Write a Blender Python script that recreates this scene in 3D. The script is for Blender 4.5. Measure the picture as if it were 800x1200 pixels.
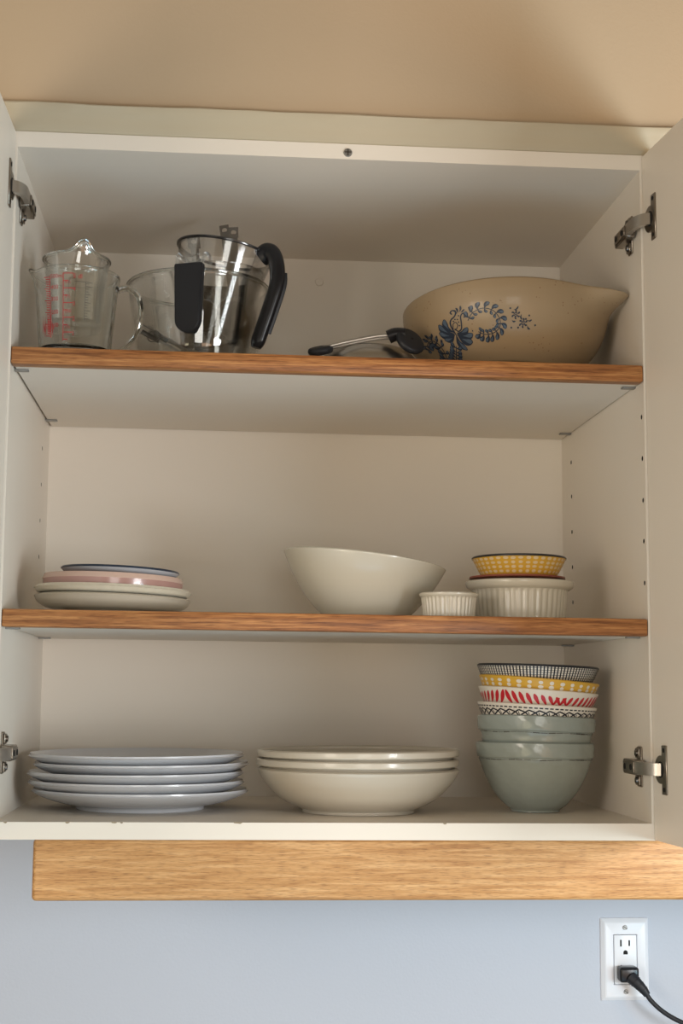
import bpy, bmesh, math, random
from mathutils import Vector, Matrix
from math import sin, cos, pi, radians
for o in list(bpy.data.objects): bpy.data.objects.remove(o)
random.seed(4)
SC = bpy.context.scene
COL = SC.collection

# ---------------------------------------------------------------- camera
cam_d = bpy.data.cameras.new('camera'); cam = bpy.data.objects.new('camera', cam_d); COL.objects.link(cam)
yaw, pit, rol = .0871, .1225, .0069
fw = Vector((sin(yaw)*cos(pit), cos(yaw)*cos(pit), sin(pit)))
r0 = Vector((cos(yaw), -sin(yaw), 0)); u0 = r0.cross(fw)
rr = r0*cos(rol)+u0*sin(rol); uu = -r0*sin(rol)+u0*cos(rol)
M = Matrix((rr, uu, -fw)).transposed().to_4x4(); M.translation = Vector((.2313, -1.6225, .1423))
cam.matrix_world = M
cam_d.sensor_fit = 'VERTICAL'; cam_d.sensor_height = 36; cam_d.lens = 1705.35/1200*36
cam_d.clip_start = .02; cam_d.clip_end = 50
SC.camera = cam
SC.view_settings.view_transform = 'Standard'; SC.view_settings.look = 'None'
SC.view_settings.gamma = 1; SC.view_settings.use_curve_mapping = False
SC.view_settings.exposure = 0.0

# ---------------------------------------------------------------- world and lights
w = bpy.data.worlds.new('world'); SC.world = w; w.use_nodes = True
w.node_tree.nodes['Background'].inputs[0].default_value = (1, .72, .42, 1)
w.node_tree.nodes['Background'].inputs[1].default_value = .21
def area(name, loc, target, size, energy, color, size_y=None):
    l = bpy.data.lights.new(name, 'AREA'); l.energy = energy; l.color = color; l.size = size
    if size_y: l.shape = 'RECTANGLE'; l.size_y = size_y
    o = bpy.data.objects.new(name, l); COL.objects.link(o); o.location = loc
    o.rotation_euler = (Vector(target)-Vector(loc)).to_track_quat('-Z', 'Y').to_euler(); return o
area('window_light_right', (1.75, -.62, .22), (.6, 0, .3), .36, 7.5, (1, .68, .42), .40)
area('warm_light_low_right', (1.2, -2.6, -.65), (.1, .2, .15), 1.0, 5, (1, .60, .36), .9)  # added warm fill, fitted to the overall tones, no known source
area('fill_front', (.45, -3.4, .10), (.3, .2, .3), .9, 15, (1, .97, .90), .9)  # added soft frontal fill so the back panel is lit evenly
area('warm_fill_low_left', (-.9, -2.2, -.6), (.4, .2, .2), .9, 7, (1, .88, .58), .9)  # added fill from low left, tuned for tone; no known lamp
area('counter_bounce', (.35, -1.1, -1.1), (.35, -.3, .3), 1.2, 7.0, (.46, .76, 1), 1.0)
area('warm_fill_left', (-.7, -1.3, .2), (.7, .1, .3), .5, 8, (1, .88, .76), .5)  # added warm fill aimed at the right side and door
area('cool_fill_far_right', (1.8, -1.05, -.15), (0, .15, .1), .45, 11, (.52, .84, 1), .6)  # added cool fill to brighten the left side wall, not a second window
area('fill_right', (1.4, -1.3, .05), (0, .15, .1), .4, 14.5, (.95, .98, 1), .4)  # added neutral fill from the right, balanced against the interior tones

# ---------------------------------------------------------------- materials
def pmat(name, col, rough=.5, metal=0, var=.04, nscale=8, spec=.5, bump=0, bscale=200, coat=0, trans=0, ior=1.45):
    m = bpy.data.materials.new(name); m.use_nodes = True; nt = m.node_tree; b = nt.nodes['Principled BSDF']
    tc = nt.nodes.new('ShaderNodeTexCoord'); n = nt.nodes.new('ShaderNodeTexNoise'); n.inputs['Scale'].default_value = nscale; n.inputs['Detail'].default_value = 4
    nt.links.new(tc.outputs['Object'], n.inputs['Vector'])
    mx = nt.nodes.new('ShaderNodeMix'); mx.data_type = 'RGBA'
    mx.inputs[6].default_value = tuple(c*(1-var) for c in col)+(1,); mx.inputs[7].default_value = tuple(min(1, c*(1+var)) for c in col)+(1,)
    nt.links.new(n.outputs['Fac'], mx.inputs[0]); nt.links.new(mx.outputs[2], b.inputs['Base Color'])
    b.inputs['Roughness'].default_value = rough; b.inputs['Metallic'].default_value = metal
    b.inputs['Specular IOR Level'].default_value = spec; b.inputs['Coat Weight'].default_value = coat
    b.inputs['Coat Roughness'].default_value = .08
    b.inputs['Transmission Weight'].default_value = trans; b.inputs['IOR'].default_value = ior
    if bump:
        n2 = nt.nodes.new('ShaderNodeTexNoise'); n2.inputs['Scale'].default_value = bscale; n2.inputs['Detail'].default_value = 3
        nt.links.new(tc.outputs['Object'], n2.inputs['Vector'])
        bp = nt.nodes.new('ShaderNodeBump'); bp.inputs['Strength'].default_value = bump; bp.inputs['Distance'].default_value = .002
        nt.links.new(n2.outputs['Fac'], bp.inputs['Height']); nt.links.new(bp.outputs[0], b.inputs['Normal'])
    return m
def S(r, g, b):   # sRGB 0..255 to linear
    return tuple(((c/255)/12.92 if c/255 <= .04045 else ((c/255+.055)/1.055)**2.4) for c in (r, g, b))
def oak(name, dark, mid, light, sx=1.0):
    m = bpy.data.materials.new(name); m.use_nodes = True; nt = m.node_tree; b = nt.nodes['Principled BSDF']; L = nt.links
    tc = nt.nodes.new('ShaderNodeTexCoord')
    def noise(sc, scale, det, dist=0):
        mp = nt.nodes.new('ShaderNodeMapping'); mp.inputs['Scale'].default_value = sc
        L.new(tc.outputs['Object'], mp.inputs[0])
        n = nt.nodes.new('ShaderNodeTexNoise'); n.inputs['Scale'].default_value = scale; n.inputs['Detail'].default_value = det; n.inputs['Distortion'].default_value = dist
        L.new(mp.outputs[0], n.inputs['Vector']); return n
    a = noise((2.6*sx, 70, 70), 3.4, 9, .8); c = noise((16*sx, 330, 330), 4, 3)
    rp = nt.nodes.new('ShaderNodeValToRGB'); e = rp.color_ramp.elements
    e[0].position = .3; e[0].color = (*dark, 1); e[1].position = .68; e[1].color = (*light, 1)
    k = e.new(.48); k.color = (*mid, 1)
    L.new(a.outputs['Fac'], rp.inputs[0])
    r2 = nt.nodes.new('ShaderNodeValToRGB'); r2.color_ramp.elements[0].position = .30; r2.color_ramp.elements[0].color = (.42, .36, .3, 1); r2.color_ramp.elements[1].position = .50; r2.color_ramp.elements[1].color = (1, 1, 1, 1)
    L.new(c.outputs['Fac'], r2.inputs[0])
    mx = nt.nodes.new('ShaderNodeMix'); mx.data_type = 'RGBA'; mx.blend_type = 'MULTIPLY'; mx.inputs[0].default_value = .8
    L.new(rp.outputs[0], mx.inputs[6]); L.new(r2.outputs[0], mx.inputs[7]); L.new(mx.outputs[2], b.inputs['Base Color'])
    b.inputs['Roughness'].default_value = .42
    bp = nt.nodes.new('ShaderNodeBump'); bp.inputs['Strength'].default_value = .25; bp.inputs['Distance'].default_value = .001
    L.new(c.outputs['Fac'], bp.inputs['Height']); L.new(bp.outputs[0], b.inputs['Normal'])
    return m
def stoneware():
    m = pmat('speckled_stoneware', S(156, 136, 108), .42, var=.05, nscale=14, coat=.15)
    nt = m.node_tree; b = nt.nodes['Principled BSDF']; L = nt.links
    src = b.inputs['Base Color'].links[0].from_socket
    tc = nt.nodes.new('ShaderNodeTexCoord')
    v = nt.nodes.new('ShaderNodeTexVoronoi'); v.inputs['Scale'].default_value = 210; L.new(tc.outputs['Object'], v.inputs['Vector'])
    n = nt.nodes.new('ShaderNodeTexNoise'); n.inputs['Scale'].default_value = 60; L.new(tc.outputs['Object'], n.inputs['Vector'])
    lt = nt.nodes.new('ShaderNodeMath'); lt.operation = 'LESS_THAN'; lt.inputs[1].default_value = .2; L.new(v.outputs['Distance'], lt.inputs[0])
    gt = nt.nodes.new('ShaderNodeMath'); gt.operation = 'GREATER_THAN'; gt.inputs[1].default_value = .58; L.new(n.outputs['Fac'], gt.inputs[0])
    mu = nt.nodes.new('ShaderNodeMath'); mu.operation = 'MULTIPLY'; L.new(lt.outputs[0], mu.inputs[0]); L.new(gt.outputs[0], mu.inputs[1])
    m2 = nt.nodes.new('ShaderNodeMath'); m2.operation = 'MULTIPLY'; m2.inputs[1].default_value = .6; L.new(mu.outputs[0], m2.inputs[0])
    mx = nt.nodes.new('ShaderNodeMix'); mx.data_type = 'RGBA'; mx.inputs[7].default_value = (*S(120, 84, 55), 1)
    L.new(m2.outputs[0], mx.inputs[0]); L.new(src, mx.inputs[6]); L.new(mx.outputs[2], b.inputs['Base Color'])
    return m
def thin_clear(name, col, gloss=.08):
    # clear plastic or thin glass sheet: fresnel-mixed reflection over straight transparency
    m = bpy.data.materials.new(name); m.use_nodes = True; nt = m.node_tree; nt.nodes.clear(); L = nt.links
    out = nt.nodes.new('ShaderNodeOutputMaterial'); t = nt.nodes.new('ShaderNodeBsdfTransparent'); g = nt.nodes.new('ShaderNodeBsdfGlossy')
    t.inputs[0].default_value = (*col, 1); g.inputs[0].default_value = (1, 1, 1, 1); g.inputs['Roughness'].default_value = gloss
    lw = nt.nodes.new('ShaderNodeLayerWeight'); lw.inputs[0].default_value = .35
    rp = nt.nodes.new('ShaderNodeMapRange'); rp.inputs[1].default_value = 0; rp.inputs[2].default_value = 1; rp.inputs[3].default_value = .035; rp.inputs[4].default_value = .55
    tc = nt.nodes.new('ShaderNodeTexCoord'); n = nt.nodes.new('ShaderNodeTexNoise'); n.inputs['Scale'].default_value = 25
    L.new(tc.outputs['Object'], n.inputs['Vector'])
    bp = nt.nodes.new('ShaderNodeBump'); bp.inputs['Strength'].default_value = .08; bp.inputs['Distance'].default_value = .002
    L.new(n.outputs['Fac'], bp.inputs['Height']); L.new(bp.outputs[0], g.inputs['Normal'])
    L.new(lw.outputs['Fresnel'], rp.inputs[0])
    mx = nt.nodes.new('ShaderNodeMixShader'); L.new(rp.outputs[0], mx.inputs[0]); L.new(t.outputs[0], mx.inputs[1]); L.new(g.outputs[0], mx.inputs[2])
    L.new(mx.outputs[0], out.inputs[0]); return m

M_cab = pmat('cabinet_paint', S(228, 220, 208), .42, var=.015, nscale=3, bump=.05, bscale=90)
M_trimp = pmat('shade_toned_cream', S(178, 166, 142), .5, var=.03, nscale=9, bump=.08, bscale=60)  # cream trim, darkened in its colour to stand in for shade
M_tan = pmat('tan_wall_paint', S(186, 165, 138), .7, var=.012, nscale=2.5, bump=.12, bscale=250)
M_wall = pmat('pale_wall_paint', S(184, 190, 202), .6, var=.012, nscale=2.5, bump=.14, bscale=260)
M_oakd = oak('shelf_edge_oak', S(112, 66, 34), S(158, 102, 56), S(194, 138, 84))
M_oakl = oak('light_rail_oak', S(172, 122, 70), S(194, 146, 92), S(212, 168, 116), 1.3)
M_white = pmat('white_glaze', S(203, 199, 186), .22, var=.01, coat=.3)
M_plate = pmat('cool_white_glaze', S(196, 198, 203), .25, var=.01, coat=.3)
M_cream = pmat('cream_glaze', S(196, 188, 173), .3, var=.015, coat=.25)
M_mint = pmat('mint_crackle_glaze', S(146, 155, 150), .25, var=.12, nscale=30, coat=.3, bump=.9, bscale=42)
M_groove = pmat('dark_glaze_line', S(66, 66, 60), .5, nscale=60, var=.3)
M_pink = pmat('pink_glaze', S(178, 140, 132), .22, var=.08, nscale=30, coat=.4)
M_pinkl = pmat('pale_pink_glaze', S(206, 178, 164), .25, var=.05, nscale=30, coat=.3)
M_blue = pmat('blue_rim_glaze', S(38, 52, 72), .3)
M_black = pmat('black_print', S(28, 30, 38), .4)
M_yellow = pmat('yellow_glaze', S(214, 168, 62), .35, var=.08, nscale=50)
M_red = pmat('red_print', S(190, 38, 48), .35)
M_rust = pmat('rust_red_glaze', S(148, 88, 74), .35)
M_green = pmat('dark_green_glaze', S(52, 64, 58), .4)
M_stone = stoneware()
M_bluep = pmat('slate_blue_print', S(78, 92, 108), .4, var=.35, nscale=160)
M_navy = pmat('navy_print', S(40, 50, 66), .4, var=.2, nscale=90)
M_rubber = pmat('black_rubber', S(26, 28, 34), .5, var=.15, nscale=30)
M_plast = pmat('black_plastic', S(20, 21, 26), .28)
M_steel = pmat('brushed_steel', S(190, 186, 180), .36, 1, var=.1, nscale=30)
M_sdark = pmat('darkened_steel', S(120, 116, 112), .3, 1, var=.15, nscale=25)
M_hinge = pmat('nickel_hinge_metal', S(158, 150, 140), .3, 1, var=.15, nscale=60)
M_zinc = pmat('zinc_clip_metal', S(150, 150, 148), .42, .8, var=.1, nscale=80)
M_dark = pmat('dark_recess', S(22, 20, 18), .8)
M_outlet = pmat('white_outlet_plastic', S(226, 229, 236), .32, var=.008)
M_glass = pmat('thick_clear_glass', (.97, .99, .98), .01, trans=1, var=0)
M_gbowl = thin_clear('thin_glass', (.985, .99, .985), .04)
M_clear = thin_clear('clear_plastic', (.975, .98, .982), .10)
M_redink = pmat('red_measuring_ink', S(178, 40, 48), .5)
M_grink = pmat('grey_measuring_ink', S(96, 92, 88), .5)

# ---------------------------------------------------------------- helpers
def finish(bm, name, mat, parent=None, smooth=True, ang=38):
    bmesh.ops.recalc_face_normals(bm, faces=bm.faces)
    me = bpy.data.meshes.new(name)
    for f in bm.faces: f.smooth = smooth
    if smooth:
        for e in bm.edges:
            if len(e.link_faces) == 2 and e.calc_face_angle(0) > radians(ang): e.smooth = False
    bm.to_mesh(me); bm.free()
    if mat: me.materials.append(mat)
    o = bpy.data.objects.new(name, me); COL.objects.link(o)
    if parent: o.parent = parent
    return o
def tag(o, label=None, cat=None, group=None, kind=None):
    if label: o['label'] = label
    if cat: o['category'] = cat
    if group: o['group'] = group
    if kind: o['kind'] = kind
    return o
def empty(name, loc, label, cat, group=None, rot=(0, 0, 0)):
    o = bpy.data.objects.new(name, None); o.empty_display_size = .02; COL.objects.link(o); o.location = loc; o.rotation_euler = rot
    return tag(o, label, cat, group)
def box(bm, x0, x1, y0, y1, z0, z1, bev=0, seg=2, M=None):
    vs = [bm.verts.new((x, y, z)) for x in (x0, x1) for y in (y0, y1) for z in (z0, z1)]
    fs = [bm.faces.new([vs[i] for i in q]) for q in ((0, 1, 3, 2), (4, 6, 7, 5), (0, 4, 5, 1), (2, 3, 7, 6), (0, 2, 6, 4), (1, 5, 7, 3))]
    out = list(vs)
    if bev:
        es = {e for f in fs for e in f.edges}
        r = bmesh.ops.bevel(bm, geom=list(es), offset=bev, segments=seg, affect='EDGES', profile=.5, clamp_overlap=True)
        out = [v for v in set(r['verts']) | set(v for v in vs if v.is_valid) if v.is_valid]
    if M:
        bmesh.ops.transform(bm, matrix=M, verts=out)
    return out
def bx(name, mat, parent, *d, bev=0, M=None, smooth=False):
    bm = bmesh.new(); box(bm, *d, bev=bev, M=M); return finish(bm, name, mat, parent, smooth=bool(bev) or smooth)
def cyl(bm, p0, p1, r0, r1=None, seg=24, cap=True):
    p0, p1 = Vector(p0), Vector(p1); r1 = r0 if r1 is None else r1
    q = (p1-p0).to_track_quat('Z', 'Y').to_matrix(); a = []; b = []
    for i in range(seg):
        t = 2*pi*i/seg; d = q @ Vector((cos(t), sin(t), 0)); a.append(bm.verts.new(p0+d*r0)); b.append(bm.verts.new(p1+d*r1))
    for i in range(seg): j = (i+1) % seg; bm.faces.new((a[i], a[j], b[j], b[i]))
    if cap: bm.faces.new(a[::-1]); bm.faces.new(b)
def lathe_bm(prof, seg=96, fn=None, bm=None):
    """prof: closed section (r,z) from the axis round to the axis; fn(x,y,z,theta,k) moves a vertex"""
    bm = bm or bmesh.new(); rings = []
    for k, (r, z) in enumerate(prof):
        if r < 1e-6: rings.append([bm.verts.new((0, 0, z))]); continue
        ring = []
        for i in range(seg):
            t = 2*pi*i/seg; p = (r*cos(t), r*sin(t), z)
            if fn: p = fn(*p, t, k)
            ring.append(bm.verts.new(p))
        rings.append(ring)
    for a, b in zip(rings, rings[1:]):
        for i in range(seg):
            j = (i+1) % seg
            if len(a) == 1 and len(b) == 1: break
            if len(a) == 1: bm.faces.new((a[0], b[i], b[j]))
            elif len(b) == 1: bm.faces.new((a[i], a[j], b[0]))
            else: bm.faces.new((a[i], a[j], b[j], b[i]))
    return bm
def lathe(name, prof, mat, parent=None, seg=96, fn=None, ang=38):
    return finish(lathe_bm(prof, seg, fn), name, mat, parent, ang=ang)
def crom(pts, n=8):
    out = []
    P = [Vector(p) for p in pts]; P = [P[0]*2-P[1]]+P+[P[-1]*2-P[-2]]
    for i in range(1, len(P)-2):
        for k in range(n):
            t = k/n; a, b, c, d = P[i-1:i+3]
            out.append(.5*((2*b)+(c-a)*t+(2*a-5*b+4*c-d)*t*t+(3*b-a-3*c+d)*t**3))
    out.append(P[-2]); return out
def tube(bm, pts, r, seg=12, ry=None, up=(0, 0, 1), rf=None, cap=True):
    """sweep an ellipse along pts; r along the side vector, ry along the up-ish vector"""
    P = [Vector(p) for p in pts]; ry = ry or r; rings = []; side = None
    for i, p in enumerate(P):
        t = (P[min(i+1, len(P)-1)]-P[max(i-1, 0)]).normalized()
        if side is None:
            side = t.cross(Vector(up));
            if side.length < 1e-4: side = t.cross(Vector((1, 0, 0)))
        side = (side - t*side.dot(t)).normalized(); nn = side.cross(t)
        k = rf(i/(len(P)-1)) if rf else 1
        rings.append([bm.verts.new(p+side*(r*k*cos(2*pi*j/seg))+nn*(ry*k*sin(2*pi*j/seg))) for j in range(seg)])
    for a, b in zip(rings, rings[1:]):
        for j in range(seg): q = (j+1) % seg; bm.faces.new((a[j], a[q], b[q], b[j]))
    if cap: bm.faces.new(rings[0][::-1]); bm.faces.new(rings[-1])
def smoothprof(pts, n=6): return [(max(0, v[0]), v[1]) for v in (p.to_2d() for p in crom([(r, z, 0) for r, z in pts], n))]
def shellprof(outer, th, floor, n=6, lip=True):
    """outer: (r,z) from foot to rim. Gives axis -> underside -> outside -> rounded lip -> inside -> axis."""
    o = smoothprof(outer, n)
    res = [(0, o[0][1])]+o
    rt, zt = o[-1]; res.append((rt-th*.5, zt+th*.35))
    inn = []
    for i in range(len(o)-1, -1, -1):
        a = o[max(i-1, 0)]; b = o[min(i+1, len(o)-1)]; dr, dz = b[0]-a[0], b[1]-a[1]; l = math.hypot(dr, dz) or 1
        r, z = o[i][0]-dz/l*th, o[i][1]+dr/l*th
        if z < floor: break
        inn.append((max(r, .001), z))
    res += inn+[(max(inn[-1][0]*.85, .001), floor), (0, floor)]
    return res, o
def rat(o, z):
    """outer radius at height z"""
    for a, b in zip(o, o[1:]):
        if (a[1]-z)*(b[1]-z) <= 0 and a[1] != b[1]:
            return a[0]+(b[0]-a[0])*(z-a[1])/(b[1]-a[1])
    return o[-1][0] if z > o[-1][1] else o[0][0]

# flat prints: strokes given in metres (u along the surface, v = height), laid on a surface of revolution
def strip_uv(pts, wf, n=10):
    C = [v.to_2d() for v in crom([(a, b, 0) for a, b in pts], n)] if len(pts) > 2 else [Vector(pts[0]).lerp(Vector(pts[1]), i/n) for i in range(n+1)]
    L, Rr = [], []
    for i, c in enumerate(C):
        t = (C[min(i+1, len(C)-1)]-C[max(i-1, 0)]).normalized(); nn = Vector((-t.y, t.x)); h = wf(i/(len(C)-1))/2
        L.append(c+nn*h); Rr.append(c-nn*h)
    return L, Rr
def add_strip(bm, surf, pts, w, kind='line', n=8):
    if kind == 'line': wf = lambda t: w
    elif kind == 'leaf': wf = lambda t: w*max(.06, (sin(pi*min(1, t**1.5*.93+.02)))**.8)
    L, Rr = strip_uv(pts, wf, n)
    A = [bm.verts.new(surf(p.x, p.y)) for p in L]; B = [bm.verts.new(surf(p.x, p.y)) for p in Rr]
    for i in range(len(A)-1):
        try: bm.faces.new((A[i], A[i+1], B[i+1], B[i]))
        except ValueError: pass
def add_dot(bm, surf, u, v, ru, rv, n=8):
    ctr = bm.verts.new(surf(u, v)); ring = [bm.verts.new(surf(u+ru*cos(2*pi*i/n), v+rv*sin(2*pi*i/n))) for i in range(n)]
    for i in range(n): bm.faces.new((ctr, ring[i], ring[(i+1) % n]))
def revsurf(o, rref, eps=.0004, th0=-pi/2, extra=None):
    def f(u, v):
        th = th0+u/rref; r = rat(o, v)+eps
        if extra: return extra(r*cos(th), r*sin(th), v, th)
        return (r*cos(th), r*sin(th), v)
    return f
def text_on(bm, surf, txt, u, v, size):
    cu = bpy.data.curves.new('t', 'FONT'); cu.body = txt; cu.size = size; cu.resolution_u = 2
    to = bpy.data.objects.new('t', cu); COL.objects.link(to)
    dg = bpy.context.evaluated_depsgraph_get(); me = bpy.data.meshes.new_from_object(to.evaluated_get(dg))
    vs = [bm.verts.new(surf(u+p.co.x, v+p.co.y)) for p in me.vertices]
    for p in me.polygons:
        try: bm.faces.new([vs[i] for i in p.vertices])
        except ValueError: pass
    bpy.data.objects.remove(to); bpy.data.curves.remove(cu); bpy.data.meshes.remove(me)

W, D, TH = .724, .4007, .018
def zs1(x): return .5234-.0037*x
def zs2(x): return .2295-.0046*x
def zs0(x): return -.0035*x

# ---------------------------------------------------------------- setting: walls and trim
tag(bx('wall_back', M_wall, None, -2.2, 3.0, D+.008, D+.1, -1.2, .79), kind='structure')
tag(bx('wall_soffit', M_tan, None, -2.2, 3.0, -.003, D+.008, .802, 2.0), kind='structure')
def trimboard():
    bm = bmesh.new(); prof = [(.0015, .7745), (-.0015, .7765), (-.0032, .785), (-.0085, .794), (-.0150, .8025), (-.0150, .804), (.04, .804), (.04, .7745)]  # upper face leans forward so that it turns darker
    n = 60; x0, x1 = -.35, 1.5; rings = []
    for i in range(n+1):
        x = x0+(x1-x0)*i/n
        rings.append([bm.verts.new((x, y-(.0006*random.random() if 1 <= k <= 4 else 0), z+((random.random()-.5)*.0012 if k in (4, 5) else 0))) for k, (y, z) in enumerate(prof)])
    for a, b in zip(rings, rings[1:]):
        for k in range(len(prof)): q = (k+1) % len(prof); bm.faces.new((a[k], a[q], b[q], b[k]))
    bm.faces.new(rings[0]); bm.faces.new(rings[-1][::-1])
    return finish(bm, 'trim_1', M_trimp, None, ang=50)
tag(trimboard(), kind='structure')

# ---------------------------------------------------------------- cabinet
cab = empty('wall_cabinet', (0, 0, 0), 'white painted open wall cabinet with both doors swung wide open', 'cabinet')
holesR = [(.347, z) for z in (.461, .4130, .3635, .3145, .266)]+[(.0105, z) for z in (.4618, .4128, .3639, .3163, .268)]
holesL = [(.323, z) for z in (.461, .4125, .3643, .316)]
def side(x0, x1, holes, face):
    o = bx('side_panel', M_cab, cab, x0, x1, 0, D, -.021, .7745)
    bm = bmesh.new()
    for y, z in holes: cyl(bm, (face-.007, y, z), (face+.007, y, z), .0029, seg=16)
    c = finish(bm, 'cutter', M_dark, None, smooth=False)
    md = o.modifiers.new('b', 'BOOLEAN'); md.object = c; md.operation = 'DIFFERENCE'; md.solver = 'EXACT'; md.material_mode = 'TRANSFER'
    dg = bpy.context.evaluated_depsgraph_get(); me = bpy.data.meshes.new_from_object(o.evaluated_get(dg))
    o.modifiers.clear(); o.data = me; bpy.data.objects.remove(c)
side(-TH, 0, holesL, 0); side(W, W+TH, holesR, W)
bx('back_panel', M_cab, cab, 0, W, D, D+.008, -.010, .7562)
bm = bmesh.new(); box(bm, 0, W, 0, D+.008, .7562, .7745)
finish(bm, 'top_panel', M_cab, cab, smooth=False)
bm = bmesh.new(); box(bm, -TH-.012, W+TH, -.0005, D+.008, -.0186, 0)
box(bm, 0, W, -.0005, D, -.0186, 0) if False else None
for v in bm.verts: v.co.z += zs0(v.co.x)
finish(bm, 'bottom_panel', M_cab, cab, smooth=False)
# chips of missing paint along the front arris of the bottom board
M_chip = pmat('bare_chipboard', S(150, 135, 110), .8, var=.3, nscale=400)
for cx_, wdt in ((.078, .005), (.128, .006), (.136, .003), (.262, .010), (.012, .004), (.49, .004)):
    bm = bmesh.new(); z = zs0(cx_)+.0003; n = 7; ring = []
    for i in range(n):
        a = pi*i/(n-1); ring.append(bm.verts.new((cx_+wdt/2*cos(a), -.0008, z-(.0013+.0008*random.random())*sin(a))))
    bm.faces.new(ring); finish(bm, 'chipped_paint', M_chip, cab, smooth=False)
# doors
def door(sidef, x, y, ang):
    s = sidef; Mx = Matrix.Translation((x, y, 0)) @ Matrix.Rotation(s*ang, 4, 'Z')
    d = (0, .018) if s > 0 else (-.018, 0)
    bm = bmesh.new(); box(bm, d[0], d[1], -.376, 0, -.0206, .7725, bev=.0008, seg=1)
    bmesh.ops.transform(bm, matrix=Mx, verts=bm.verts)
    o = finish(bm, 'door', M_cab, cab, ang=20); return Mx
RM = door(1, .7262, -.002, radians(4.7)); LM = door(-1, -.0022, -.002, radians(1.0))
cs = bx('cover_cap', M_cab, cab, 0, .001, 0, .001, 0, .001); bpy.data.objects.remove(cs)
bm = bmesh.new(); cyl(bm, (.3737, D, .7235), (.3737, D-.0018, .7235), .0062, .0052, 28); finish(bm, 'cover_cap', M_cab, cab)
bm = bmesh.new(); cyl(bm, (.3775, 0, .764), (.3775, -.0022, .764), .0052, .0042, 20)
sc_ = finish(bm, 'screw', M_zinc, cab)
bm = bmesh.new(); box(bm, .3735, .3815, -.0026, -.0020, .7634, .7646); box(bm, .3769, .3781, -.0026, -.0020, .760, .768)
finish(bm, 'screw_slot', M_sdark, sc_, smooth=False)
# hinges
def hinge(s, zc, DM, top):
    X0 = W if s > 0 else 0
    def b(bm, x0, x1, *r, bev=.0006):   # x measured inward from the side panel
        a, c = X0-s*x0, X0-s*x1; box(bm, min(a, c), max(a, c), *r, bev=bev, seg=1)
    h = bpy.data.objects.new('hinge', None); COL.objects.link(h); h.parent = cab; h.empty_display_size = .01
    bm = bmesh.new(); b(bm, 0, .0025, .030, .046, zc-.023, zc+.023, bev=.001)
    b(bm, .0025, .005, .031, .045, zc+.010, zc+.021, bev=.0008); b(bm, .0025, .005, .031, .045, zc-.021, zc-.010, bev=.0008)
    finish(bm, 'mounting_plate', M_hinge, h)
    for dz in (-.0155, .0155):
        bm = bmesh.new(); cyl(bm, (X0-s*.005, .038, zc+dz), (X0-s*.0068, .038, zc+dz), .0038, .0034, 14); finish(bm, 'screw', M_sdark, h)
    bm = bmesh.new(); b(bm, .0025, .0135, .014, .064, zc-.0085, zc+.0085, bev=.0012)
    b(bm, .0135, .0150, .018, .060, zc-.0060, zc+.0060, bev=.0004)
    finish(bm, 'hinge_body', M_hinge, h)
    for yy in (.028, .052):
        bm = bmesh.new(); cyl(bm, (X0-s*.0148, yy, zc), (X0-s*.0158, yy, zc), .0036, .0033, 14); finish(bm, 'adjusting_screw', M_dark, h)
    # arm from the body to the cup in the door
    bm = bmesh.new(); P = [(X0-s*.0105, .018, zc), (X0-s*.0105, .004, zc), (X0-s*.0095, -.010, zc), (X0-s*.004, -.022, zc), (X0+s*.004, -.027, zc)]
    Q = crom(P, 4); rings = []
    for i, p in enumerate(Q):
        t = (Q[min(i+1, len(Q)-1)]-Q[max(i-1, 0)]).normalized(); nn = Vector((-t.y, t.x, 0))
        rings.append([bm.verts.new(p+nn*a+Vector((0, 0, c))) for a, c in ((-.003, -.0068), (.003, -.0068), (.003, .0068), (-.003, .0068))])
    for a, c in zip(rings, rings[1:]):
        for k in range(4): q = (k+1) % 4; bm.faces.new((a[k], a[q], c[q], c[k]))
    bm.faces.new(rings[0]); bm.faces.new(rings[-1][::-1])
    finish(bm, 'hinge_arm', M_steel, h, ang=30)
    # flange and cup on the door face
    bm = bmesh.new(); x0, x1 = (-.0018, 0) if s > 0 else (0, .0018)
    yc = -.0335
    box(bm, x0, x1, yc-.008, yc+.005, zc-.027, zc+.027, bev=.0006, seg=1)
    cyl(bm, (x0, yc+.009, zc), (x1, yc+.009, zc), .0155, seg=32)
    bmesh.ops.transform(bm, matrix=DM, verts=bm.verts); finish(bm, 'cup_flange', M_hinge, h)
    bm = bmesh.new(); e = -.0004 if s > 0 else .0004; xs = x0 if s > 0 else x1
    cyl(bm, (xs, yc+.008, zc), (xs+e, yc+.008, zc), .0090, seg=28)
    bmesh.ops.transform(bm, matrix=DM, verts=bm.verts); finish(bm, 'cup_recess', M_dark, h)
    for dz in (-.0215, .0215):
        bm = bmesh.new(); cyl(bm, (xs, yc-.0015, zc+dz), (xs+e, yc-.0015, zc+dz), .0026, seg=14)
        bmesh.ops.transform(bm, matrix=DM, verts=bm.verts); finish(bm, 'screw', M_dark, h)
hinge(1, .688, RM, 1); hinge(1, .0585, RM, 0); hinge(-1, .700, LM, 1); hinge(-1, .072, LM, 0)

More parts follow.
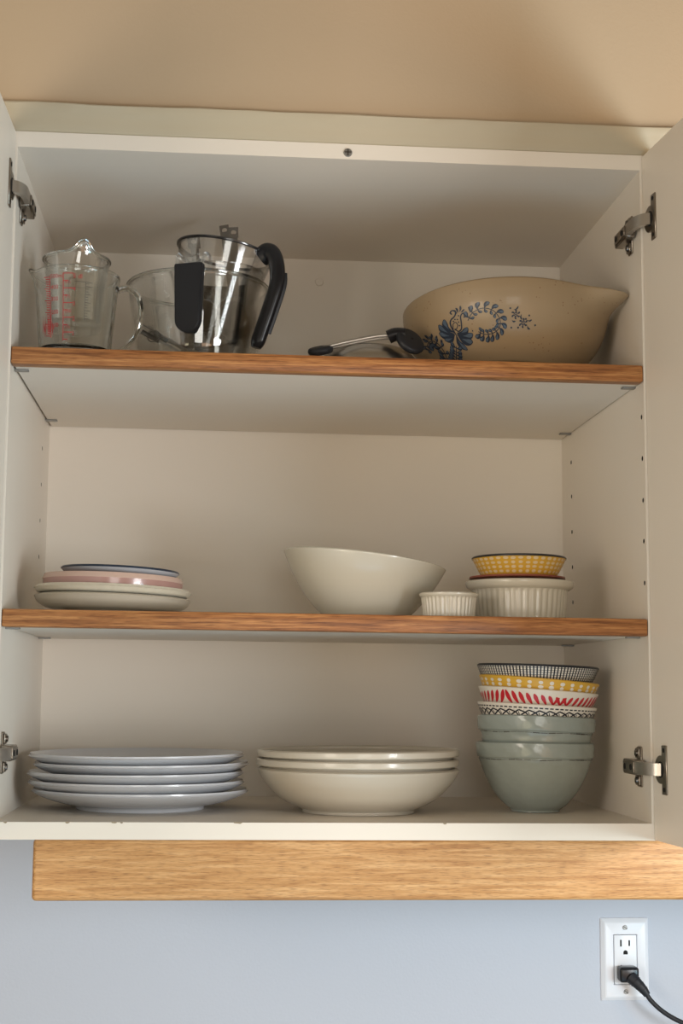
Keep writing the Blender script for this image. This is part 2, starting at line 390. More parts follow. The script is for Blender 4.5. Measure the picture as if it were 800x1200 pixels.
# ---------------------------------------------------------------- shelves and their clips
def shelf(zf, label):
    t = empty('shelf', (0, 0, 0), label, 'shelf')
    for nm, mt, d, bv in (('board', M_cab, (.0028, W-.0014, .019, D-.002, -.0186, 0), 0), ('oak_edge', M_oakd, (.0004, W-.0004, -.001, .019, -.0196, .0002), .0022)):
        bm = bmesh.new(); box(bm, *d, bev=bv)
        for v in bm.verts: v.co.z += zf(v.co.x)
        finish(bm, nm, mt, t, smooth=bool(bv))
    return t
shelf(zs1, 'upper oak-edged white shelf carrying the glassware and the stoneware bowl')
shelf(zs2, 'lower oak-edged white shelf carrying the slanted white bowl and ramekin')
def clip(x, y, z, s):
    o = bpy.data.objects.new('shelf_clip', None)
    bm = bmesh.new(); x1 = x+s*.016
    box(bm, min(x, x1), max(x, x1), y-.0045, y+.0045, z-.0022, z-.0002, bev=.0005, seg=1)
    finish(bm, 'shelf_clip', M_zinc, cab)
for zf in (zs1, zs2):
    for y in (.035, .347):
        clip(.0, y, zf(0)-.0186, 1); clip(W, y, zf(W)-.0186, -1)

# ---------------------------------------------------------------- light rail under the cabinet
bm = bmesh.new(); box(bm, 0, 1.75, 0, .019, -.0665, 0, bev=.0048, seg=4)
for v in bm.verts: v.co.z += -.0035*v.co.x
rail = finish(bm, 'light_rail', M_oakl, None, ang=60); rail.location = (.0405, .012, -.0190)
tag(rail, 'pale oak rail running below the cabinet and above the outlet', 'wood rail')

# ---------------------------------------------------------------- neighbouring closed cabinet beyond the right door
nb = empty('wall_cabinet', (.80, 0, 0), 'closed white wall cabinet hidden behind the open right door', 'cabinet')
bx('cabinet_box', M_cab, nb, 0, .9, .002, D+.006, -.0235, .7745)
bx('door', M_cab, nb, .002, .448, -.017, .001, -.0206, .7725, bev=.001); bx('door', M_cab, nb, .452, .898, -.017, .001, -.0206, .7725, bev=.001)

# ---------------------------------------------------------------- outlet
ox, oz = .7715, -.1655; yw = D+.008
ot = empty('electrical_outlet', (ox, yw, oz-.057), 'white wall outlet plate with two sockets under the oak rail', 'outlet')
bm = bmesh.new()
def frame(x0, x1, z0, z1, y): return [bm.verts.new(p) for p in ((x0, y, z0), (x1, y, z0), (x1, y, z1), (x0, y, z1))]
A = frame(0, .068, -.0555, .0555, 0); B = frame(.0006, .0674, -.0549, .0549, -.002); Cc = frame(.006, .062, -.0495, .0495, -.0062)
Dd = frame(.0173, .0507, -.0338, .0338, -.0062); Ee = frame(.0173, .0507, -.0338, .0338, -.002)
for P, Q in ((A, B), (B, Cc), (Cc, Dd), (Dd, Ee)):
    for i in range(4): j = (i+1) % 4; bm.faces.new((P[i], P[j], Q[j], Q[i]))
bmesh.ops.bevel(bm, geom=[e for e in bm.edges if abs(e.verts[0].co.y+.0062) < 1e-5 and abs(e.verts[1].co.y+.0062) < 1e-5], offset=.0006, segments=2, affect='EDGES')
wp = finish(bm, 'wall_plate', M_outlet, ot, ang=25)
rc = bx('receptacle', M_outlet, ot, .0181, .0499, -.0066, -.0006, -.0331, .0331, bev=.0008)
def slots(zc):
    y0, y1 = -.00680, -.0064
    bm = bmesh.new(); box(bm, .0265, .0287, y0, y1, zc-.0038, zc+.0052); finish(bm, 'socket_slot', M_dark, ot, smooth=False)
    bm = bmesh.new(); box(bm, .0383, .0405, y0, y1, zc-.0032, zc+.0046); finish(bm, 'socket_slot', M_dark, ot, smooth=False)
    ring = [(.034+.0031*cos(pi*i/12), zc-.0120+.0031*sin(pi*i/12)) for i in range(13)]+[(.0309, zc-.0145), (.0371, zc-.0145)]
    bm = bmesh.new(); f = [bm.verts.new((a, y0, b)) for a, b in ring]; bm.faces.new(f); finish(bm, 'socket_slot', M_dark, ot, smooth=False)
slots(.0215); slots(-.0125)
for z in (.0430, -.0430):
    bm = bmesh.new(); cyl(bm, (.034, -.006, z), (.034, -.0082, z), .0034, .0029, 20); q = finish(bm, 'plate_screw', M_zinc, ot)
    bm = bmesh.new(); box(bm, .0338-.0028, .0342+.0028, -.0085, -.0080, z-.0004, z+.0004, M=Matrix.Translation((.034, 0, z)) @ Matrix.Rotation(radians(35), 4, 'Y') @ Matrix.Translation((-.034, 0, -z)))
    finish(bm, 'screw_slot', M_dark, q, smooth=False)
# plug and cord
pg = empty('power_cord', (ox+.034, yw-.0068, oz-.075), 'black plug and cord in the lower socket of the wall outlet', 'power cord')
bm = bmesh.new(); box(bm, -.0135, .0135, -.020, -.0002, -.0095, .0110, bev=.004, seg=3); finish(bm, 'plug_body', M_plast, pg)
bm = bmesh.new(); P = crom([(.002, -.016, -.002), (.0085, -.021, -.0085), (.0165, -.025, -.017), (.0215, -.027, -.024)], 5)
tube(bm, P, .0082, 16, rf=lambda t: 1.08-.5*t); 
for i in (4, 7, 10): tube(bm, [P[i], P[i]+(P[i+1]-P[i]).normalized()*.0014], .0086*(1.08-.5*i/15), 16)
finish(bm, 'strain_relief', M_rubber, pg)
bm = bmesh.new(); P = crom([(.0195, -.0262, -.021), (.026, -.029, -.031), (.040, -.034, -.0440), (.060, -.040, -.0555), (.095, -.05, -.069), (.16, -.07, -.092), (.27, -.10, -.16), (.33, -.11, -.32), (.34, -.10, -.6)], 8)
tube(bm, P, .0032, 14); finish(bm, 'cord', M_rubber, pg)

# ---------------------------------------------------------------- dinner plates, bottom shelf
R1 = (0, .0035, 0)
dp, dpo = shellprof([(.074, .0), (.0765, 0), (.079, .0045), (.095, .0075), (.112, .0125), (.124, .0178), (.130, .0215)], .0040, .0103, 4)
dpl = ['pale grey dinner plate, topmost of the five plates', 'pale grey dinner plate, second from the top of the five', 'pale grey dinner plate in the middle of the five', 'pale grey dinner plate, fourth from the top of the five', 'pale grey dinner plate at the bottom, resting on the shelf']
z = .0004
for i, (xx, yy, tl) in enumerate([(.1470, .186, .0), (.1425, .182, -.004), (.1415, .181, .004), (.1480, .186, .002), (.1420, .186, .004)]):
    o = lathe('dinner_plate', dp, M_plate, None, 128) if i == 0 else plate0.copy()
    if i == 0: plate0 = o
    else: COL.objects.link(o)
    o.location = (xx, yy, zs0(xx)+z); o.rotation_euler = (0, .0035, i); z += .0106
    tag(o, dpl[4-i], 'plate', 'stack of dinner plates')

# pasta bowls
pb, pbo = shellprof([(.066, 0), (.0675, .0002), (.0665, .0035), (.072, .0048), (.094, .016), (.111, .0325), (.1195, .0455), (.1218, .0505)], .0055, .012, 6)
z = .0004
for i in range(3):
    if i == 0: o = b0 = lathe('pasta_bowl', pb, M_cream, None, 128)
    else:
        o = lathe('pasta_bowl', shellprof([(.055, .004), (.06, .0045), (.085, .0125), (.1045, .029), (.1150, .0415), (.1185, .0435), (.1218, .0445), (.1220, .0505)], .0045, .0095, 6)[0], M_cream, None, 128) if i == 1 else b1.copy()
        if i == 1: b1 = o
        else: COL.objects.link(o)
    xx = .4078+(.0006, -.0004, .0008)[i]; o.location = (xx, .150, zs0(xx)+z+(0 if i == 0 else 0)); o.rotation_euler = (0, .0035+.001*i, i*1.3); z += .0112
    tag(o, ['wide cream pasta bowl at the bottom of three, on the shelf', 'cream pasta bowl between two others, only its rim showing', 'cream pasta bowl on top of the stack of three'][i], 'bowl', 'stack of cream pasta bowls')

# ---------------------------------------------------------------- stack of bowls at right, bottom shelf
bx_, by_ = .6285, .165
def bandbowl(zoff, tilt, foot, h, label, dx=0, outer=None, dark=True):
    t = empty('mixing_bowl', (bx_+dx, by_, zs0(bx_)+zoff), label, 'bowl', 'bowls stacked at the right', rot=(0, tilt, .4))
    pr, oo = shellprof(outer, .0034, .006 if foot else .012, 5)
    def wob(x, y, zz, th, k):
        a = 1+.006*sin(3*th+1)+.003*sin(7*th)+(.0035*sin(5*th+zz*90))+(.0042*sin(11*th+zz*150)*sin(zz*260+4*th) if zz < h-.002 else 0); return (x*a, y*a, zz+.0006*sin(2*th)*(zz/h))
    lathe('bowl_body', pr, M_mint, t, 128, fn=wob)
    if dark:
        bm = bmesh.new(); sf = revsurf(oo, .07, .0003, extra=lambda x, y, zz, th: wob(x, y, zz, th, 0))
        for k in range(50):
            u = 2*pi*.07*k/46; add_strip(bm, sf, [(u, h-.0190+.0004*sin(k)), (u+.0089, h-.0190+.0004*sin(k+1))], .0003+.0008*random.random(), n=3)
        finish(bm, 'glaze_groove', M_groove, t, smooth=False)
    return t
mo = [(.028, 0), (.0295, .0002), (.0300, .0025), (.0385, .009), (.050, .022), (.0605, .040), (.0665, .056), (.0688, .0635), (.0690, .0655), (.0712, .067), (.0722, .076), (.0722, .0830)]
bandbowl(.0004, .0035, True, .083, 'pale green ceramic bowl standing on the shelf under all the others', outer=mo)
mo2 = [(.022, .012), (.034, .018), (.047, .029), (.058, .040), (.0655, .0510), (.0672, .0600), (.0684, .0642), (.0690, .0655), (.0712, .067), (.0722, .075), (.0722, .0830)]
bandbowl(.0318, .026, True, .083, 'second pale green ceramic bowl, below the black cross-patterned rim', outer=mo2, dx=.0005)

def smallbowl(name, zoff, tilt, body_mat, label, deco, dx=0, h=.052, rim=.0735, rimmat=None, group='bowls stacked at the right', base=None, vis=.6, rb=.026, cat='bowl', straight=False):
    base = base or (bx_, by_, zs0(bx_))
    t = empty(name, (base[0]+dx, base[1], base[2]+zoff), label, cat, group, rot=(0, tilt, 0))
    outer = [(rb, 0), (rb+.002, .0002), (rb+.004, .003), (rb+(rim-rb)*.45, h*.25), (rb+(rim-rb)*.72, h*.5), (rb+(rim-rb)*.89, h*.75), (rim-.0005, h*.97), (rim, h)]
    if straight: outer = [(rb-.003, 0), (rb-.001, .0004), (rb, .0015), (rb+(rim-rb)*.33, h*.33), (rb+(rim-rb)*.66, h*.66), (rim, h)]
    pr, oo = shellprof(outer, .0028, .006, 5)
    lathe('bowl_body', pr, body_mat, t, 112)
    if rimmat:
        lp = [(rim+.0003, h-.0011), (rim+.0004, h+.0004), (rim-.0014, h+.0018), (rim-.0031, h+.0004), (rim-.0034, h-.0011)]
        bm = lathe_bm(lp, 112); finish(bm, 'rim_band', rimmat, t)
    sf = revsurf(oo, rim, .0003)
    for nm, mt, fnc in deco:
        bm = bmesh.new(); fnc(bm, sf, h, rim); finish(bm, nm, mt, t, smooth=False)
    return t
def cross_pattern(bm, sf, h, rim):
    n = 36; p = 2*pi*rim/n; v0, v1 = h-.0148, h-.0066
    for k in range(n):
        u = k*p; m = (v0+v1)/2
        add_strip(bm, sf, [(u, v0), (u+p*.32, m-.001), (u+p, v1)], .0017, n=3)
        add_strip(bm, sf, [(u, v1), (u+p*.68, m+.001), (u+p, v0)], .0017, n=3)
        add_strip(bm, sf, [(u+p*.5, v1+.0002), (u+p*.52, m+.0040)], .0013, 'leaf', n=3)
        add_strip(bm, sf, [(u+p*.96, m+.002), (u+p*1.04, m-.002)], .0010, n=2)
        add_strip(bm, sf, [(u, v0-.001), (u+p, v0-.001)], .0006, n=2)
    for k in range(n*2):
        u = k*p/2; add_strip(bm, sf, [(u, h-.0038), (u+p*.34, h-.0038)], .0015, n=2)
def red_leaves(bm, sf, h, rim):
    for side_, c0 in ((1, -.055), (-1, .082), (1, .10), (-1, .235), (1, .25), (-1, .40)):
        for k in range(9):
            u = c0+side_*(k*.0092); s = 1-.035*k
            add_strip(bm, sf, [(u+side_*.006, h-.0200), (u+side_*.0008, h-.012), (u-side_*.0028, h-.0026-.0007*k)], .0060*s, 'leaf', n=5)
        add_strip(bm, sf, [(c0, h-.0185), (c0+side_*.035, h-.0195), (c0+side_*.074, h-.017)], .0011, n=6)
def yellow_dots(rows, n, ru=.0019, rv=.0018):
    def f(bm, sf, h, rim):
        p = 2*pi*rim/n
        for j, v in enumerate(rows):
            for k in range(n): add_dot(bm, sf, (k+.5*(j % 2)*0)*p+random.uniform(-.0004, .0004), h-v+random.uniform(-.0003, .0003), ru*random.uniform(.85, 1.15), rv*random.uniform(.85, 1.1))
    return f
def hatch(bm, sf, h, rim):
    n = 110; p = 2*pi*rim/n
    for k in range(n): add_strip(bm, sf, [(k*p, h-.001), (k*p, h-.024)], p*.40, n=5)
    for j in range(9): 
        v = h-.0026-j*.0027
        for k in range(n): add_strip(bm, sf, [(k*p, v), (k*p+p, v)], .0005, n=1)
xw = pmat('offwhite_glaze', S(226, 220, 208), .3, var=.02, coat=.2)
smallbowl('cereal_bowl', .0710, .052, xw, 'white bowl with black cross and dash pattern, above the green bowls', [('black_print', M_black, cross_pattern)], h=.058, rim=.0733, rb=.020)
smallbowl('cereal_bowl', .0890, .068, xw, 'white bowl with red leaf fronds around its side', [('red_print', M_red, red_leaves)], h=.058, rim=.0738, rb=.020, dx=.0008)
smallbowl('cereal_bowl', .1020, .080, M_yellow, 'yellow glazed bowl with pale spots, under the black hatched bowl', [('pale_spots', xw, yellow_dots((.0048, .0098), 34, .0032, .0022))], h=.058, rim=.0740, rb=.020, dx=.0012)
smallbowl('cereal_bowl', .1180, .030, xw, 'black and white hatched bowl at the top of the tall stack', [('black_print', M_black, hatch)], h=.058, rim=.0745, rb=.020, dx=.0028, rimmat=M_black)

# ---------------------------------------------------------------- middle shelf, left plates
mx_, my_ = .1105, .135; R2 = .0046
def setz(x): return zs2(x)
p, _ = shellprof([(.050, 0), (.0525, .0002), (.055, .003), (.075, .0055), (.088, .012), (.0926, .0196)], .0040, .0055, 5)
o = lathe('dish', p, M_cream, None, 112); o.location = (mx_, my_, setz(mx_)+.0003); o.rotation_euler = (0, R2+.022, 0)
o.location.z += .0012
tag(o, 'cream shallow dish at the bottom of the pink-topped stack', 'dish')
p, _ = shellprof([(.055, 0), (.058, .0002), (.062, .0030), (.080, .0045), (.0885, .0065), (.0935, .0115)], .0050, .0062, 5)
o = lathe('plate', p, pmat('speckled_cream_glaze', S(222, 216, 198), .28, var=.08, nscale=160, coat=.2), None, 112); o.location = (mx_+.0005, my_, setz(mx_)+.0188); o.rotation_euler = (0, R2+.024, 0)
tag(o, 'cream plate with a thick rounded rim, under the pink dish', 'plate')
t = empty('dish', (mx_+.0003, my_, setz(mx_)+.0287), 'glossy pink straight-sided shallow dish below the blue-rimmed plate', 'dish', rot=(0, R2+.024, 0))
p, _ = shellprof([(.072, 0), (.080, .0008), (.0826, .003), (.0832, .0125)], .0035, .005, 4)
lathe('dish_body', p, M_pink, t, 112)
lathe('dish_lip', [(.0826, .0120), (.0834, .0122), (.0834, .0135), (.0815, .0185), (.0790, .0185), (.0790, .0120), (.0826, .0120)], M_pinkl, t, 112)
p, _ = shellprof([(.045, .0), (.050, .0004), (.060, .003), (.0700, .0062)], .003, .0035, 4)
o = lathe('saucer', p, M_pinkl, None, 96); o.location = (mx_+.007, my_, setz(mx_)+.0440); o.rotation_euler = (0, R2+.030, 0)
bpy.data.objects.remove(o)
t = empty('small_plate', (mx_+.0080, my_, setz(mx_)+.0350), 'small white plate with a dark blue rim on the pink dish', 'plate', rot=(0, R2+.034, 0))
p, o_ = shellprof([(.040, 0), (.045, .0003), (.056, .0100), (.066, .0150), (.0700, .0190)], .0026, .0032, 4)
lathe('plate_body', p, M_plate, t, 112)
lathe('blue_rim', [(.0703, .0186), (.0706, .0196), (.0690, .0212), (.0672, .0208), (.0674, .0196), (.0703, .0186)], M_blue, t, 112)

# slanted white bowl
def slant(x, y, z, th, k):
    f = max(0, z/.078); zz = z*(1-(x/.098)*.17*f) ; return (x*1.0-(.010 if x < 0 else -.004)*f*abs(x)/.098, y, zz)
p, _ = shellprof([(.045, 0), (.0475, .0002), (.050, .003), (.062, .015), (.075, .032), (.086, .052), (.0925, .0690), (.0935, .0730)], .0038, .006, 6)
o = lathe('serving_bowl', p, M_white, None, 128, fn=slant); o.location = (.4175, .150, setz(.42)+.0003); o.rotation_euler = (0, R2, radians(8))
tag(o, 'glossy white bowl with a slanting rim, high at its left side', 'bowl')
# ramekin and casserole: fluted outsides
def fluted(n, z0, z1, amp):
    def f(x, y, z, th, k):
        r = math.hypot(x, y)
        if f.out(k) and z0 < z < z1: 
            q = abs(cos(n*th/2)); a = 1-amp*(q**3)/r; return (x*a, y*a, z)
        return (x, y, z)
    return f
def fl_obj(name, outer, th, floor, n, z0, z1, amp, parent, mat):
    pr, oo = shellprof(outer, th, floor, 4); fn = fluted(n, z0, z1, amp); fn.out = lambda k: 0 < k <= len(oo)
    return lathe(name, pr, mat, parent, n*10, fn=fn, ang=60)
r = fl_obj('ramekin', [(.0275, 0), (.0295, .0004), (.0302, .0025), (.0312, .012), (.0325, .0235), (.0332, .0245), (.0345, .0262), (.0348, .0282)], .0028, .004, 36, .002, .0242, .0013, None, M_white)
r.location = (.5050, .062, setz(.505)+.0003); r.rotation_euler = (0, R2, 0); tag(r, 'small white fluted ramekin between the slanted bowl and the casserole', 'ramekin')
c_ = fl_obj('casserole_dish', [(.050, 0), (.0540, .0006), (.0552, .004), (.0570, .020), (.0585, .0375), (.0600, .0390), (.0640, .0415), (.0660, .0455), (.0662, .0485)], .0034, .005, 44, .003, .0380, .0010, None, M_white)
c_.location = (.6045, .135, setz(.6045)+.0003); c_.rotation_euler = (0, R2, 0); tag(c_, 'round white fluted casserole dish holding up the yellow spotted bowl', 'casserole')
cb = (.6040, .135, setz(.604))
p, _ = shellprof([(.030, 0), (.034, .0002), (.045, .0016), (.0545, .0026), (.0590, .0036)], .0022, .0026, 4)
o = lathe('small_plate', p, M_rust, None, 96); o.location = (.6015, .135, cb[2]+.0497); o.rotation_euler = (0, R2, 0)
tag(o, 'rust red small plate lying on the white casserole rim', 'plate')
smallbowl('tapas_bowl', .0540, -.002+R2, M_yellow, 'shallow yellow bowl with pale spots and black rim on the casserole', [('pale_spots', pmat('cream_spots', S(222, 200, 160), .35), yellow_dots((.0035, .0085, .0135, .0185), 38, .0033, .0018))], h=.0245, rim=.0575, rb=.0450, straight=True, base=cb, rimmat=M_black, group=None)
p, _ = shellprof([(.012, 0), (.018, .0006), (.0225, .0022), (.0230, .0045)], .0018, .0024, 3)
bm = bmesh.new(); P = smoothprof([(0, .0), (.018, 0), (.0235, .0010), (.0225, .0030), (.012, .0048), (0, .0052)], 4); lathe_bm(P, 64, bm=bm)
o = finish(bm, 'jar_lid', M_green, None); o.location = (.6055, .105, cb[2]+.0770); 
tag(o, 'small dark green lid peeking over the black rim of the yellow bowl', 'lid')
o.location = (.6035, .135, cb[2]+.0772)
# lid lies across a smaller nested dish, seen only as a dark crescent
p, _ = shellprof([(.026, 0), (.030, .0003), (.040, .006), (.0450, .0165)], .0022, .003, 4)
d = lathe('small_dish', p, M_green, None, 80); d.location = (.6035, .135, cb[2]+.0605); tag(d, 'dark green small dish nested inside the yellow spotted bowl', 'dish')

# ---------------------------------------------------------------- upper shelf: glass measuring cups
def glasscup(loc, rot, rb, rt, h, label, spout_th, handle_th, ink, dl, hsize=1.0, spz=.0):
    t = empty('measuring_cup', loc, label, 'measuring cup', rot=rot)
    outer = [(rb-.003, 0), (rb, .001), (rb+.0008, .006), (rb+(rt-rb)*.30, h*.33), (rb+(rt-rb)*.60, h*.66), (rb+(rt-rb)*.88, h*.93), (rt-.0002, h-.0025), (rt, h)]
    pr, oo = shellprof(outer, .0030, .0075, 5)
    def fn(x, y, z, th, k):
        d = (th-spout_th+pi) % (2*pi)-pi; f = max(0, (z-h*.80)/(h*.20))
        s = math.exp(-(d/.26)**2)*f*f; e = 1+.13*s; return (x*e, y*e, z+(.006+spz)*s)
    gm = M_glass if dl else M_gbowl
    lathe('glass_body', pr, gm, t, 96, fn=fn, ang=60)
    if not dl: lathe('rolled_rim', [(rt-.0012, h-.0012), (rt+.0012, h-.0010), (rt+.0016, h+.0006), (rt+.0004, h+.0020), (rt-.0022, h+.0018), (rt-.0032, h+.0004), (rt-.0012, h-.0012)], M_glass, t, 96, fn=fn, ang=60)
    H = Matrix.Rotation(handle_th, 4, 'Z'); bm = bmesh.new()
    P = [H @ Vector(v) for v in crom([(rat(oo, h*.86)-.0002, 0, h*.86), (rt+.010*hsize, 0, h*.875), (rt+.021*hsize, 0, h*.76), (rt+.024*hsize, 0, h*.55), (rt+.017*hsize, 0, h*.28), (rt+.002*hsize, 0, h*.10), (rb+.001, 0, h*.07)], 6)]
    tube(bm, P, .0085*hsize, 14, ry=.0038, up=(0, 0, 1)); finish(bm, 'handle', gm, t)
    sf = revsurf(oo, rt, .0003, th0=-pi/2)
    return t, sf, oo
c1, sf1, oo1 = glasscup((.0650, .058, zs1(.065)+.0004), (0, .0037, 0), .0405, .0500, .0985, 'clear glass measuring cup with red markings, standing at the far left', pi, 0, M_redink, 1, 1.05)
bm = bmesh.new()
ub = -.0245      # left scale: column of ticks with numbers
add_strip(bm, sf1, [(ub-.005, .016), (ub-.005, .088)], .0009, n=8)
for k in range(26):
    v = .018+k*.0027; l = .0095 if k % 5 == 0 else .0065; add_strip(bm, sf1, [(ub-.005-l, v+.0012), (ub-.005, v)], .0009, n=3)
for tx, v in (('500ml', .084), ('400', .0715), ('300', .0580), ('200', .0430), ('100', .0280)): text_on(bm, sf1, tx, ub-.004, v, .0070)
uc = -.0085       # right scale in decilitres
add_strip(bm, sf1, [(uc-.003, .012), (uc-.003, .0895)], .0009, n=8)
for k in range(10):
    v = .089-k*.0084; add_strip(bm, sf1, [(uc-.003, v), (uc+(.009 if k % 2 == 0 else .003), v)], .0009, n=3)
for tx, v in (('5 dl', .0835), ('4', .0690), ('3', .0520), ('2', .0350), ('1', .0180)): text_on(bm, sf1, tx, uc+.0085, v, .0074)
for tx, v in (('4½', .0775), ('3½', .0610), ('250', .0440), ('1½', .0260)): text_on(bm, sf1, tx, uc-.001, v, .0056)
# the red emblem band low on the left
for k in range(15):
    u = ub-.0210+.0014*k; add_strip(bm, sf1, [(u, .038+.006*sin(k*1.7)), (u+.001*sin(k), .022+.004*sin(k*2.3))], .0010, 'leaf', n=4)
finish(bm, 'red_measuring_scale', M_redink, c1, smooth=False)
c2, sf2, oo2 = glasscup((.0640, .0590, zs1(.064)+.0340), (0, .0037, 0), .0310, .0385, .0840, 'smaller glass measuring cup with a pouring lip, nested in the red-marked one', -pi/2+.28, pi/2+.2, M_grink, None, .62, .004)
bm = bmesh.new()
add_strip(bm, sf2, [(.016, .006), (.016, .050)], .0005, n=6)
for k in range(14): add_strip(bm, sf2, [(.016, .008+k*.0031), (.020 if k % 3 else .024, .008+k*.0031)], .0005, n=2)
add_strip(bm, sf2, [(.002, .050), (.024, .050)], .0005, n=6)
finish(bm, 'grey_measuring_scale', M_grink, c2, smooth=False)

# clear glass mixing bowl
gx, gy = .2045, .170
g = empty('glass_mixing_bowl', (gx, gy, zs1(gx)+.0004), 'clear glass mixing bowl holding the jugs and measuring spoons', 'bowl', rot=(0, .0037, 0))
pr, goo = shellprof([(.056, 0), (.0600, .0006), (.0660, .008), (.0740, .032), (.0800, .062), (.0845, .095), (.0870, .1150), (.0882, .1185), (.0878, .1210)], .0030, .0045, 5)
lathe('bowl_body', pr, M_gbowl, g, 128, ang=60)
lathe('rolled_rim', [(.0870, .1185), (.0893, .1190), (.0898, .1208), (.0884, .1226), (.0862, .1222), (.0850, .1205), (.0870, .1185)], M_glass, g, 128)

# clear jugs with black handles
jx, jy = .2280, .158
def jug(loc, rot, rb, rt, h, label, rimblack):
    t = empty('clear_jug', loc, label, 'jug', rot=rot)
    outer = [(rb-.004, 0), (rb-.001, .0008), (rb+.001, .005), (rb+(rt-rb)*.5, h*.5), (rt-.001, h*.96), (rt, h)]
    pr, oo = shellprof(outer, .0022, .004, 5); lathe('jug_body', pr, M_clear, t, 96, ang=60)
    if rimblack:
        lathe('black_rim', [(rt-.0002, h-.0018), (rt+.0014, h-.0014), (rt+.0018, h+.0008), (rt-.0006, h+.0020), (rt-.0030, h+.0006), (rt-.0002, h-.0018)], M_plast, t, 96)
    return t, oo
ja, _ = jug((jx, jy, zs1(jx)+.0052), (0, .0037, 0), .0370, .0585, .1310, 'clear plastic jug with its broad black grip facing forward', False)
# grip faces the viewer at the front left
H = Matrix.Rotation(math.atan2(-.084, -.032), 4, 'Z')
bm = bmesh.new(); n = 22; ringF = []; 
prof2 = []
zt_, zb_, hw = .1185, .0345, .0178
for i in range(n+1): a = pi+pi*i/n; prof2.append((hw*.88*cos(a), zb_+hw*.88+hw*.88*sin(a)))
prof2 += [(hw, zt_), (-hw, zt_)]
for xx in (.0870, .0975): ringF.append([bm.verts.new((xx, a, b)) for a, b in prof2])
m = len(prof2)
bm.faces.new(ringF[0]); bm.faces.new(ringF[1][::-1])
for k in range(m): q = (k+1) % m; bm.faces.new((ringF[0][k], ringF[0][q], ringF[1][q], ringF[1][k]))
bmesh.ops.recalc_face_normals(bm, faces=bm.faces)
bmesh.ops.bevel(bm, geom=list(bm.edges), offset=.0028, segments=3, affect='EDGES', clamp_overlap=True)
bmesh.ops.transform(bm, matrix=H, verts=bm.verts); gr = finish(bm, 'grip', M_rubber, ja)
bm = bmesh.new()
for sgn in (-1, 1):
    tube(bm, crom([H @ Vector((.0575, sgn*.0130, .1290)), H @ Vector((.068, sgn*.0160, .1330)), H @ Vector((.084, sgn*.0168, .1325)), H @ Vector((.0925, sgn*.0160, .1200))], 6), .0024, 8)
tube(bm, crom([H @ Vector((.0905, -.0165, .1310)), H @ Vector((.0925, -.010, .1262)), H @ Vector((.0930, 0, .1240)), H @ Vector((.0925, .010, .1262)), H @ Vector((.0905, .0165, .1310))], 5), .0026, 8, ry=.004)
finish(bm, 'grip_strap', M_clear, ja)
jb, oob = jug((jx-.013, jy+.001, zs1(jx)+.0330), (0, radians(10), 0), .0310, .0600, .1340, 'tilted clear plastic jug with a black rim and black loop handle', True)
# handle at the right
bm = bmesh.new()
HM = Matrix.Rotation(radians(-38), 4, 'Z')
HP = [HM @ v for v in crom([(.0580, 0, .1270), (.0660, 0, .1325), (.0760, 0, .1290), (.0850, 0, .1150), (.0900, 0, .0930), (.0865, 0, .0640), (.0800, 0, .0280), (.0775, 0, .0110)], 7)]
tube(bm, HP, .0125, 20, ry=.0085, up=(0, 1, 0), rf=lambda t: 1.0 if t < .9 else 1-.35*((t-.9)/.1)**2)
hd = finish(bm, 'loop_handle', M_plast, jb)
bm = bmesh.new(); tube(bm, [HM @ v for v in crom([(.0955, 0, .106), (.0982, 0, .090), (.0945, 0, .062), (.0885, 0, .030)], 6)], .0060, 12, ry=.0018, up=(0, 1, 0)); finish(bm, 'grip_inset', M_rubber, hd)
# steel measuring cups standing in the jug, tabs upward
def mcup(loc, rot, r, label, hl=.075, tabw=.0125):
    t = empty('steel_measuring_cup', loc, label, 'measuring cup', 'steel measuring cups in the jug', rot=rot)
    pr, oo = shellprof([(r*.72, 0), (r*.82, .0008), (r*.93, .006), (r, r*.9)], .0010, .0014, 4)
    bm = lathe_bm(pr, 56); bmesh.ops.transform(bm, matrix=Matrix.Rotation(radians(90), 4, 'Y'), verts=bm.verts)
    finish(bm, 'cup', M_sdark, t)
    bm = bmesh.new(); x0 = r*.86
    box(bm, x0, x0+.0014, -.0050, .0050, r*.98, r+hl, bev=.0004, seg=1); finish(bm, 'handle', M_sdark, t)
    # end tab with a hanging hole
    bm = bmesh.new(); n = 20; zc = r+hl+.002; sq = tabw/2; hr = .0034
    rings = {}
    for s_, xx in ((0, x0-.0002), (1, x0+.0016)):
        outr, inr = [], []
        for i in range(n):
            a = 2*pi*i/n+pi/4; c, s = cos(a), sin(a); k = sq/max(abs(c), abs(s))*.97
            outr.append(bm.verts.new((xx, c*k, zc+s*k*1.1))); inr.append(bm.verts.new((xx, c*hr, zc+s*hr)))
        rings[s_] = (outr, inr)
        for i in range(n): j = (i+1) % n; bm.faces.new((outr[i], outr[j], inr[j], inr[i]))
    for q in (0, 1):
        for i in range(n): j = (i+1) % n; bm.faces.new((rings[0][q][i], rings[0][q][j], rings[1][q][j], rings[1][q][i]))
    finish(bm, 'hanging_tab', M_sdark, t)
zj = zs1(jx)
mcup((.2480, .165, zj+.088), (radians(-8), 0, radians(78)), .0260, 'steel measuring cup, its holed tab rising highest over the jug rim', .090)
mcup((.2500, .150, zj+.083), (radians(-2), 0, radians(84)), .0230, 'smaller steel measuring cup with its tab just right of the highest tab', .088)
mcup((.2130, .160, zj+.088), (radians(-7), 0, radians(100)), .0200, 'steel measuring cup leaning left, its tab above the black grip', .074, .016)

